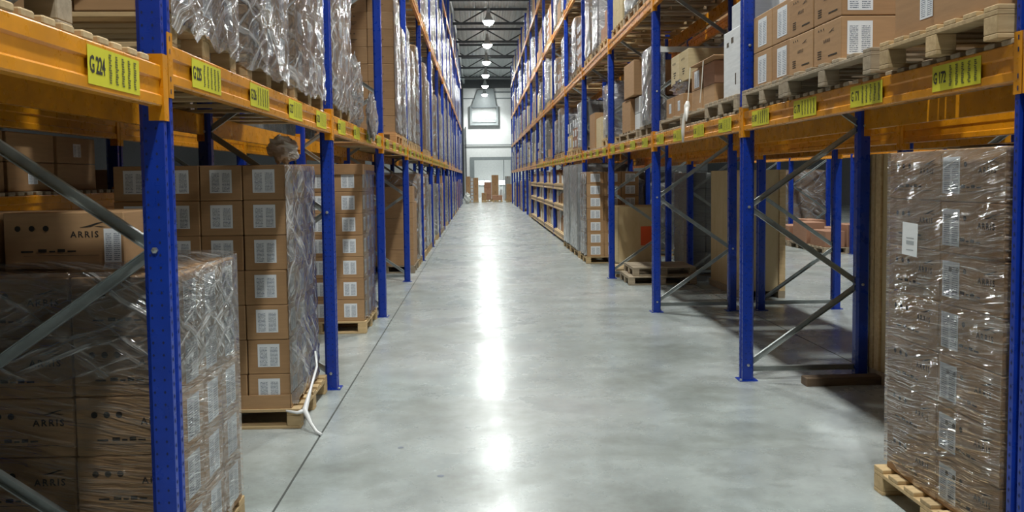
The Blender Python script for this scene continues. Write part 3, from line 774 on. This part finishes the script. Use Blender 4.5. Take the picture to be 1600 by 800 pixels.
for i, (x, y, z, kind, nm) in enumerate(((2.42, 13.45, 0, 'o', 'lower pallet of the empty stack by the second blue upright'), (2.5, 13.5, .144, 'o', 'upper pallet of the empty stack by the second blue upright'), (2.4, 14.62, 0, 'n', 'empty pallet lying behind the empty two-pallet stack'))):
    pallet(x, x+1.12-.08*(i == 1), y, y+.9, z, nm, kind)
t = thing('plywood_box', (3.08, 16.45, 0), 'plywood box with an orange sticker on a pallet skid', 'crate')
ob('panel_box', MB().cbox(-.42, .42, -.5, .5, .12, 1.18, .004).build('panel_box', PLY), t); ob('lid', MB().cbox(-.44, .44, -.52, .52, 1.18, 1.205, .003).build('lid', PLY), t)
for u in (-.36, 0, .36): ob('skid', MB().box(u-.05, u+.05, -.5, .5, 0, .12).build('skid', WOOD_OLD), t)
b = MB().box(.02, .24, -.503, -.5, .45, .82)
ob('sticker', b.build('sticker', ORSTK), t)
ob('strap', MB().box(-.43, -.405, -.505, .505, .12, 1.206).build('strap', CARD_Y), t)
far_load(3.68, 4.70, 14.65, 15.65, .144, 1.7, 'dark film-wrapped load in the row behind the empty pallets', 1, CARD_G, FILM, 1)
pallet(3.68, 4.70, 14.63, 15.67, 0, 'pallet under the dark film-wrapped load in the row behind', 'o', 1)
pallet(2.17, 3.30, 17.0, 18.08, 0, 'pale pallet under the labelled wrapped carton load beside the plywood box')
load(2.19, 3.27, 17.02, 18.05, .144, [.36]*3, [.343]*3, 7, .25, 'labelled film-wrapped carton load beside the plywood box', 1, lab={'F': (.2, .17, 0, 0), 'S': (.17, .17, 0, 0)}, film=FILM_M, film_sides='B', seed=6, amp=.03, cap=False)
for i, (a, c_) in enumerate(((18.3, 19.85), (20.0, 21.55))):
    pallet(2.16, 3.3, a, c_, 0, 'low pallet under the %s of two tall grey-wrapped loads' % ORD[i+1], 'n', 1)
    far_load(2.17, 3.28, a+.02, c_-.02, .144, 1.92, '%s of two tall loads wrapped in dull grey film' % ORD[i+1], 1, CARD_G, FILM_G, 4+i)

# ---- right rack, first level: individual boxes
RZ = LEV_R[0]+.026
def cbx(x0, x1, y0, y1, z, h_, label, mat=CARD, lab=None, prt=None, rz=0, tape=False, name='cardboard_box', group='loose cartons'):
    w_, d_ = x1-x0, y1-y0
    t = thing(name, ((x0+x1)/2, (y0+y1)/2, z), label, 'box', group, rz)
    c = ob('carton', carton_mesh(w_, d_, h_, mat, tape), t)
    for f, (lw, lh, u, v) in (lab or {}).items(): decal('shipping_label', label_mesh(lw, lh), c, f, w_, d_, u, v, h_)
    for f, (var, ink) in (prt or {}).items(): decal('printed_marks', print_mesh(w_ if f == 'F' else d_, h_, var, ink), c, f, w_, d_, 0, 0, h_)
    return t
RZP = RZ+.144
# pallet A, wide cardboard carton
pallet(2.19, 3.35, 3.46, 4.50, RZ, 'pale pallet on planks above the G 172 sign')
cbx(2.22, 3.2, 3.50, 4.02, RZP, .36, 'wide brown carton on the pallet above the G 172 sign, near half', CARD)
cbx(2.24, 3.1, 4.04, 4.44, RZP, .40, 'brown carton with a small white sheet above the G 172 sign', CARD, {'B': (.12, .17, .12, -.05)})
# pallet B with printed cartons
pallet(2.20, 3.35, 4.62, 5.98, RZ, 'pallet under the two-high ARRIS cartons on the G 172 beam', 'o')
for k in range(2):
    for j in range(2):
        cbx(2.24, 2.68, 5.10+.44*j, 5.53+.44*j, RZP+.27*k, .268, '%s ARRIS carton of the pair facing the aisle, %s layer' % (('front', 'rear')[j], ('bottom', 'top')[k]), CARD, {'F': (.16, .205, -.10, 0)} if j == 0 else None, {'B': (1, INK)})
    cbx(2.70, 3.14, 5.10, 5.53, RZP+.27*k, .268, 'plain brown carton beside the large white label, %s layer' % ('bottom', 'top')[k], CARD)
cbx(2.72, 3.2, 4.66, 5.06, RZP, .22, 'low open brown carton beside the printed pair', CARD_R)
pallet(2.22, 3.36, 6.02, 6.98, RZ, 'pallet under the two-high labelled cartons by the second right-hand post', 'o')
for k in range(2):
    for j in range(2):
        cbx(2.30, 2.74, 6.06+.44*j, 6.49+.44*j, RZP+.30*k, .298, '%s carton with white aisle label near the second post, %s layer' % (('front', 'rear')[j], ('bottom', 'top')[k]), CARD, {'B': (.2, .22, 0, 0)}, {'F': (2, INK)} if j == 0 else None)
    cbx(2.76, 3.2, 6.06, 6.49, RZP+.30*k, .298, 'carton with three round marks behind the labelled cartons, %s layer' % ('bottom', 'top')[k], CARD, None, {'F': (2, INK)})
cbx(2.5, 3.2, 6.3, 6.9, RZP+.60, .7, 'large pale wrapped box on top of the labelled cartons', CARD_W)
# bay 1
pallet(2.24, 3.36, 7.18, 8.22, RZ, 'grey pallet under the tall white boxes', 'o')
t = cbx(2.28, 2.86, 7.22, 7.72, RZP, .60, 'tall white carton with dark marks by the blue post, bottom of its stack', CARD_W)
c = t.children[0]
b = MB(); b.text('R', .085, -.13, -.11, 0); decal('printed_marks', b.build('printed_marks', INK), c, 'F', .58, .50, 0, 0, .60)
b = MB(); b.box(-.15, -.09, 0, .0005, .16, .20).box(-.02, .05, 0, .0005, .18, .23).box(.1, .13, 0, .0005, -.2, -.1); decal('printed_marks', b.build('printed_marks', INKB), c, 'B', .58, .50, 0, 0, .60)
cbx(2.33, 2.86, 7.24, 7.64, RZP+.60, .24, 'white carton standing on the tall white carton, second up', CARD_W)
t = cbx(2.39, 2.86, 7.24, 7.58, RZP+.84, .30, 'white carton, third up on the tall white stack', CARD_W)
b = MB(); b.box(-.05, .03, 0, .0005, -.04, .0); decal('printed_marks', b.build('printed_marks', INKB), t.children[0], 'B', .47, .34, 0, 0, .30)
cbx(2.44, 2.86, 7.24, 7.54, RZP+1.14, .26, 'white carton, topmost on the tall white stack', CARD_W)
cbx(2.9, 3.3, 7.22, 7.7, RZP, .9, 'grey-white box behind the tall white carton', CARD_W)
pallet(2.30, 3.36, 8.28, 10.58, RZ, 'pallet under the brown cartons with hanging strings', 'o', 2)
cbx(2.36, 3.0, 8.30, 8.72, RZP, .22, 'brown carton with label under the long brown board, bottom', CARD, {'F': (.2, .14, -.1, .02)})
cbx(2.36, 3.0, 8.30, 8.72, RZP+.22, .23, 'brown carton with round marks under the long brown board', CARD_R, None, {'F': (2, INK)})
cbx(2.36, 3.0, 8.76, 9.20, RZP, .22, 'carton behind the strings, bottom', CARD)
cbx(2.36, 3.0, 8.76, 9.20, RZP+.22, .23, 'carton behind the strings with a tall grey label', CARD, {'B': (.2, .18, 0, 0)})
for j in range(2):
    nf = ('near', 'far')[j]
    cbx(2.38, 3.1, 9.66+.45*j, 10.09+.45*j, RZP, .26, 'brown carton under the crumpled clear film, %s one' % nf, CARD, {'B': (.12, .12, 0, 0)})
    cbx(2.55, 3.1, 9.66+.45*j, 10.09+.45*j, RZP+.26, .16, 'flat brown carton under the pale yellow cartons, %s one' % nf, CARD)
    cbx(2.44, 3.1, 9.66+.45*j, 10.09+.45*j, RZP+.42, .36, 'pale yellow carton with dark marks above crumpled film, %s one' % nf, CARD_Y, None, {'B': (2, INK)})
cbx(2.28, 2.98, 8.05, 8.97, RZP+.452, .016, 'long brown board laid on top of the stringed cartons', CARD, name='cardboard_sheet')
st = thing('hanging_string', (2.275, 8.65, RZP+.455), 'two white strings hanging from the long brown board to a film knot', 'string')
b = MB().tube([(0, .27, 0), (-.01, .27, -.15), (-.03, .26, -.38)], .006, 5); ob('strand', b.build('strand', STRING), st)
b = MB().tube([(0, -.25, 0), (-.01, -.24, -.2), (-.02, -.20, -.42)], .005, 5); ob('strand', b.build('strand', STRING), st)
b = MB().tube([(-.03, .26, -.36), (-.035, .26, -.41), (-.05, .25, -.48), (-.07, .27, -.56), (-.075, .28, -.68), (-.075, .29, -.80)], [.015, .035, .024, .018, .022, .010], 8).tube([(-.035, .26, -.41), (-.055, .20, -.50), (-.07, .16, -.58)], [.024, .02, .008], 8)
ob('film_knot', b.build('film_knot', flat('white_film', (.72, .70, .66), .4), smooth=True), st)
def crumple(name, loc, sx, sy, sz, seed, label, mat=FILM_M, n=22):
    b = MB(); i0 = 0
    for a in range(n+1):
        for c in range(n+1):
            th = math.pi*a/n; ph = 2*math.pi*c/n
            d = Vector((math.sin(th)*math.cos(ph), math.sin(th)*math.sin(ph), math.cos(th)))
            q = d*2.3+Vector((seed, seed*2, 0))
            r_ = .8+.35*noise.noise(q)+.28*abs(noise.noise(q*2.7))
            b.v.append((d.x*sx*r_, d.y*sy*r_, d.z*sz*r_))
    for a in range(n):
        for c in range(n): b.f.append((a*(n+1)+c, (a+1)*(n+1)+c, (a+1)*(n+1)+c+1, a*(n+1)+c+1)); b.m.append(0)
    return tag(ob(name, b.build(name, mat), None, loc), label, 'film')
crumple('crumpled_film', (2.44, 10.05, RZP+.36), .09, .36, .09, 3, 'crumpled clear film over the pale cartons beside the blue upright', FILM)
crumple('loose_film', (-1.195, 9.4, L1+.14), .045, .46, .28, 7, 'loose milky film hanging over the left orange beam', FILM_M)
crumple('film_flap', (-1.27, 8.58, L1+.33), .10, .30, .42, 9, 'milky film flap standing behind the loose film on the beam', FILM_M)
crumple('film_clump', (-1.52, 6.5, 2.02), .12, .16, .12, 11, 'crumpled film bag lying on the seven-high labelled stack', flat('crumpled_film_sheet', (.66, .60, .54), .25))
# bay 2
pallet(2.30, 3.34, 10.9, 11.9, RZ, 'dark pallet under the pale bagged load past the third post', 'o', 2)
far_load(2.28, 2.46, 10.98, 11.6, RZP, 1.0, 'pale bagged load past the third post of the right rack', 1, CARD_W, FILM_M, 2)
pallet(2.34, 3.34, 12.3, 13.9, RZ, 'dark pallet under the small white printed boxes', 'o', 2)
for k in range(2):
    for j in range(3): cbx(2.4+.36*j, 2.74+.36*j, 12.4, 12.8, RZP+.25*k, .245, 'small white printed box, %s from the aisle, %s layer' % (ORD[j+1], ('bottom', 'top')[k]), CARD_W, None, {'F': (2, INKB)})
cbx(2.34, 3.2, 12.85, 13.6, RZP, .5, 'brown carton standing behind the small white printed boxes', CARD)
t = cbx(2.32, 3.16, 12.45, 13.3, RZP+.52, .52, 'big brown carton with a dark tape band on the small white boxes', CARD)
ob('tape_band', MB().face([(-.02, -.4245, 0), (.10, -.4245, 0), (.02, -.4245, .52), (-.10, -.4245, .52)]).build('tape_band', TAPE), t)
pallet(2.30, 3.34, 14.6, 15.6, RZ, 'pallet under the stacked white wrapped packs in the fourth bay', 'n', 1)
b = MB()
t = thing('wrapped_load', (2.75, 15.1, RZP), 'bulging white film-wrapped packs past the fourth post of the right rack', 'pallet load')
ob('pack_stack', MB().cbox(-.4, .4, -.4, .4, 0, .42, .04).cbox(-.36, .36, -.36, .36, .42, .72, .05).cbox(-.33, .33, -.33, .33, .72, .98, .06).build('pack_stack', CARD_W), t)
ob('stretch_film', film_mesh(.84, .84, .95, 2, FILM_M, .03), t)
cbx(2.35, 3.1, 16.0, 16.7, RZ, .6, 'open pale carton in the fourth bay of the G 172 beam', CARD_Y)
cbx(2.35, 3.1, 16.9, 17.7, RZ, .75, 'brown carton in the fourth bay of the G 172 beam', CARD)

# ------------------------------------------------------------------ the rest of the racks, bay by bay
rr = random.Random(11)
SL = [(.16, 1.14), (1.30, 2.28), (2.45, 3.43)]
SLN = ['near', 'middle', 'far']
def fill(s, xf, k, z, lev, rown, hmax, p, kinds, det, off=.02, skip=()):
    for i, (a, c_) in enumerate(SL):
        if i in skip or rr.random() > p: continue
        y0 = Y0+PITCH*k+a+.05; y1 = y0+(c_-a)
        W = 1.12; xa = xf+s*off; x0, x1 = (xa, xa+W) if s > 0 else (xa-W, xa)
        where = '%s slot, %s bay from camera, %s, %s' % (SLN[i], ORD[k+2], lev, rown)
        pk = rr.choice('nno'); dz = .144 if k < 12 else .002
        if k < 12: pallet(x0, x1, y0, y1, z, 'pallet, '+where, pk, 1)
        mat, film, nm, hr = rr.choice(kinds)
        h = min(hmax, rr.uniform(*hr)); h = round(h*4)/4
        far_load(x0+.02, x1-.02, y0+.02, y1-.02, z+dz, h, nm+', '+where, s, mat, film, rr.randrange(6), rr.choice((2, 3)), rr.choice((2, 3, 3)), rr.choice((.25, .33)))
KL = [(CARD, FILM_M, 'wrapped brown load', (1.75, 2.5)), (CARD, FILM, 'clear-wrapped brown load', (1.5, 2.25)), (CARD_G, FILM_G, 'grey-wrapped load', (1.75, 2.5)), (CARD_W, FILM_M, 'white wrapped load', (1.25, 2.5))]
KF = [(CARD, FILM_M, 'wrapped brown load', (1.5, 1.8)), (CARD, None, 'bare brown carton load', (1.25, 1.8)), (CARD_G, FILM_M, 'grey-wrapped load', (1.5, 1.8))]
KR = [(CARD, None, 'bare brown carton load', (.5, 1.25)), (CARD_W, FILM_M, 'white wrapped load', (.75, 1.5)), (CARD, FILM_M, 'wrapped brown load', (.75, 1.5)), (CARD_R, None, 'reddish carton load', (.5, 1.0)), (CARD_G, FILM, 'grey load', (.75, 1.5)), (CARD_Y, None, 'pale carton load', (.5, 1.25))]
for k in range(3, NB):
    fill(-1, XL, k, 0, 'floor level', LN, 1.8, .9, KF, 0, skip=(0,) if k == 3 else ())
    fill(-1, XL, k, LEV_L[0], 'first level', LN, 2.5, .92, KL, 0)
for k in range(2, NB): fill(-1, XL, k, LEV_L[1], 'second level', LN, 2.5, .9, KL, 0)
for k in range(5, NB): fill(-1, XL, k, LEV_L[2], 'third level', LN, 1.25, .8, KL, 0)
for k in range(4, NB): fill(1, XR, k, LEV_R[0], 'first level', RN, 1.5, .95, KR, 0)
for k in range(1, NB): fill(1, XR, k, LEV_R[1], 'second level', RN, 1.5, .95, KR, 0)
for k in range(3, NB): fill(1, XR, k, LEV_R[2], 'third level', RN, 1.75, .95, KR, 0)
for k in range(5, NB): fill(1, XR, k, LEV_R[3], 'fourth level', RN, 1.25, .9, KR, 0)
for k in range(9, NB, 2): fill(1, XR, k, 0, 'floor level', RN, 1.5, .5, KF, 0)
# rows behind
for k in range(0, 5): fill(-1, XL2, k, 0, 'floor level', 'row behind left rack', 1.25 if k == 0 else 1.75, 1, KF, 0)
for k in range(0, 5): fill(-1, XL2, k, 2.30, 'second level', 'row behind left rack', 1.5, 1, KL, 0)
for j in range(5):
    for k in range(2): cbx(-3.75, -3.06, 3.6+.64*j, 4.2+.64*j, 1.726+.2*k, .198, 'dark flat carton on the low beam of the row behind, %s along, %s layer' % (ORD[j+1], ('bottom', 'top')[k]), CARD, {'A': (.12, .1, 0, 0)} if (j+k) % 2 else None)
for k in range(0, 5): fill(1, XR2, k, 2.2, 'first level', 'row behind right rack', 1.5, .9, KR, 0)
for k in range(1, 5): fill(1, XR2, k, 4.12, 'second level', 'row behind right rack', 1.5, .8, KR, 0)
for k in range(4, 7): fill(1, XR2, k, 0, 'floor level', 'row behind right rack', 1.75, .9, KF, 0)
# next aisle
for i, y in enumerate((18.3, 19.4, 20.5)):
    pallet(7.7, 8.8, y, y+1.0, 0, 'dark pallet across the next aisle under reddish cartons, %s from camera' % ORD[i+1], 'o', 1)
    for j in range(2): cbx(7.75+.5*j, 8.2+.5*j, y+.05, y+.9, .144, (.36, .5)[(i+j) % 2], 'reddish carton across the next aisle, pallet %s, %s' % (('one', 'two', 'three')[i], ('aisle side', 'rack side')[j]), CARD_R)
for i, y in enumerate((14.8, 16.1, 22.1, 23.4)):
    pallet(8.3, 9.4, y, y+1.05, 0, 'pallet under the film-wrapped load across the next aisle, %s from camera' % ORD[i+1], 'o', 1)
    far_load(8.32, 9.38, y+.02, y+1.03, .144, 1.25 if i < 2 else 1.75, 'film-wrapped load across the next aisle, %s from camera' % ORD[i+1], 1, CARD, FILM_M, i)
# small goods on the low shelves of the right rack
bot = MB().lathe([(.001, 0), (.09, 0), (.1, .03), (.1, .3), (.04, .38), (.04, .42), (.001, .42)], 12).build('canister', CARD_W, smooth=True)
for k in range(5, 9):
    for z, nm, hm in ((.238, 'bottom shelf', .7), (1.038, 'low shelf', .4), (1.618, 'middle shelf', .42)):
        y = Y0+PITCH*k+.16; n_ = 0
        while y < Y0+PITCH*(k+1)-.42:
            n_ += 1; wd = rr.uniform(.16, .36); kind = rr.random()
            lb = ', %s along the %s, %s bay from camera' % (ORD[n_], nm, ORD[k+2])
            if kind < .30:
                tag(ob('canister', bot, None, (XR+.2, y+.12, z), scale=(1, 1, min(1.5, hm/.42))), 'white canister'+lb, 'canister', 'goods on the low shelves'); y += .28; continue
            mt, mn = rr.choice(((CARD, 'brown'), (CARD_R, 'reddish'), (CARD_W, 'white'), (CARD_W, 'white'), (CARD_Y, 'pale')))
            cbx(XR+.08, XR+.08+rr.uniform(.4, .8), y, y+wd, z, rr.uniform(.5, 1)*hm, mn+' carton'+lb, mt, group='goods on the low shelves'); y += wd+rr.uniform(.03, .12)

# ------------------------------------------------------------------ boxes standing before the doorway
def at(px, Y): return (px-750)*Y/FPX
for i, (px0, px1, Y, h_, mat, nm) in enumerate(((728, 735, 62.0, 1.95, CARD, 'tall brown carton column at the doorway, beside the white sack'), (739.5, 747.5, 62.3, 1.85, CARD, 'tall brown carton column at the doorway, beyond the white labelled column'),
        (752, 760, 62.5, .7, CARD, 'low brown carton before the doorway, middle'), (769, 785, 62.8, .5, CARD_R, 'low wide reddish carton before the doorway'),
        (768, 779, 65.5, 2.05, CARD, 'tallest brown carton column before the doorway'), (756, 768, 64.5, 1.5, CARD_R, 'reddish brown carton in the middle before the doorway'),
        (791, 800, 62.0, 1.35, CARD, 'brown carton column at the right edge of the doorway'), (789, 798, 66.0, 1.95, CARD_G, 'grey wrapped carton column at the right edge of the doorway'))):
    x0, x1 = at(px0, Y), at(px1, Y); d_ = .8
    pallet(x0, x1, Y, Y+d_, 0, 'pallet under the '+nm, 'n', 1)
    n_ = 3 if h_ > 1.2 else 1
    t = thing('carton_load', ((x0+x1)/2, Y+d_/2, .144), nm, 'pallet load', 'boxes before the doorway')
    for q in range(n_): ob('carton', carton_mesh(x1-x0-.02, d_-.04, (h_-.144)/n_, mat, True), t, (0, 0, q*(h_-.144)/n_))
x0, x1 = at(735.5, 62), at(739, 62)
t = thing('labelled_column', ((x0+x1)/2, 62.3, 0), 'narrow carton column with white labels between two tall columns at the doorway', 'pallet load')
for q in range(7):
    c = ob('carton', carton_mesh(x1-x0, .5, .26, CARD), t, (0, 0, q*.26)); decal('shipping_label', label_mesh((x1-x0)*.85, .2), c, 'F', x1-x0, .5, 0, 0, .26)
crumple('white_sack', (at(730, 59.6), 59.6, .38), .25, .25, .45, 13, 'white sack standing on the floor at the far rack end', flat('sack_white', (.7, .72, .68), .7), 14)['category'] = 'sack'
b = MB(); x0 = at(786, 66)
for i in range(2): cbx(at(781+5*i, 67), at(785+5*i, 67), 67, 67.6, 0, .9-.3*i, 'white bundle on the floor in front of the doorway, %s' % ('taller', 'shorter')[i], CARD_W)
print('OBJECTS', len(bpy.data.objects), 'TRIS', sum(len(m.polygons) for m in bpy.data.meshes))
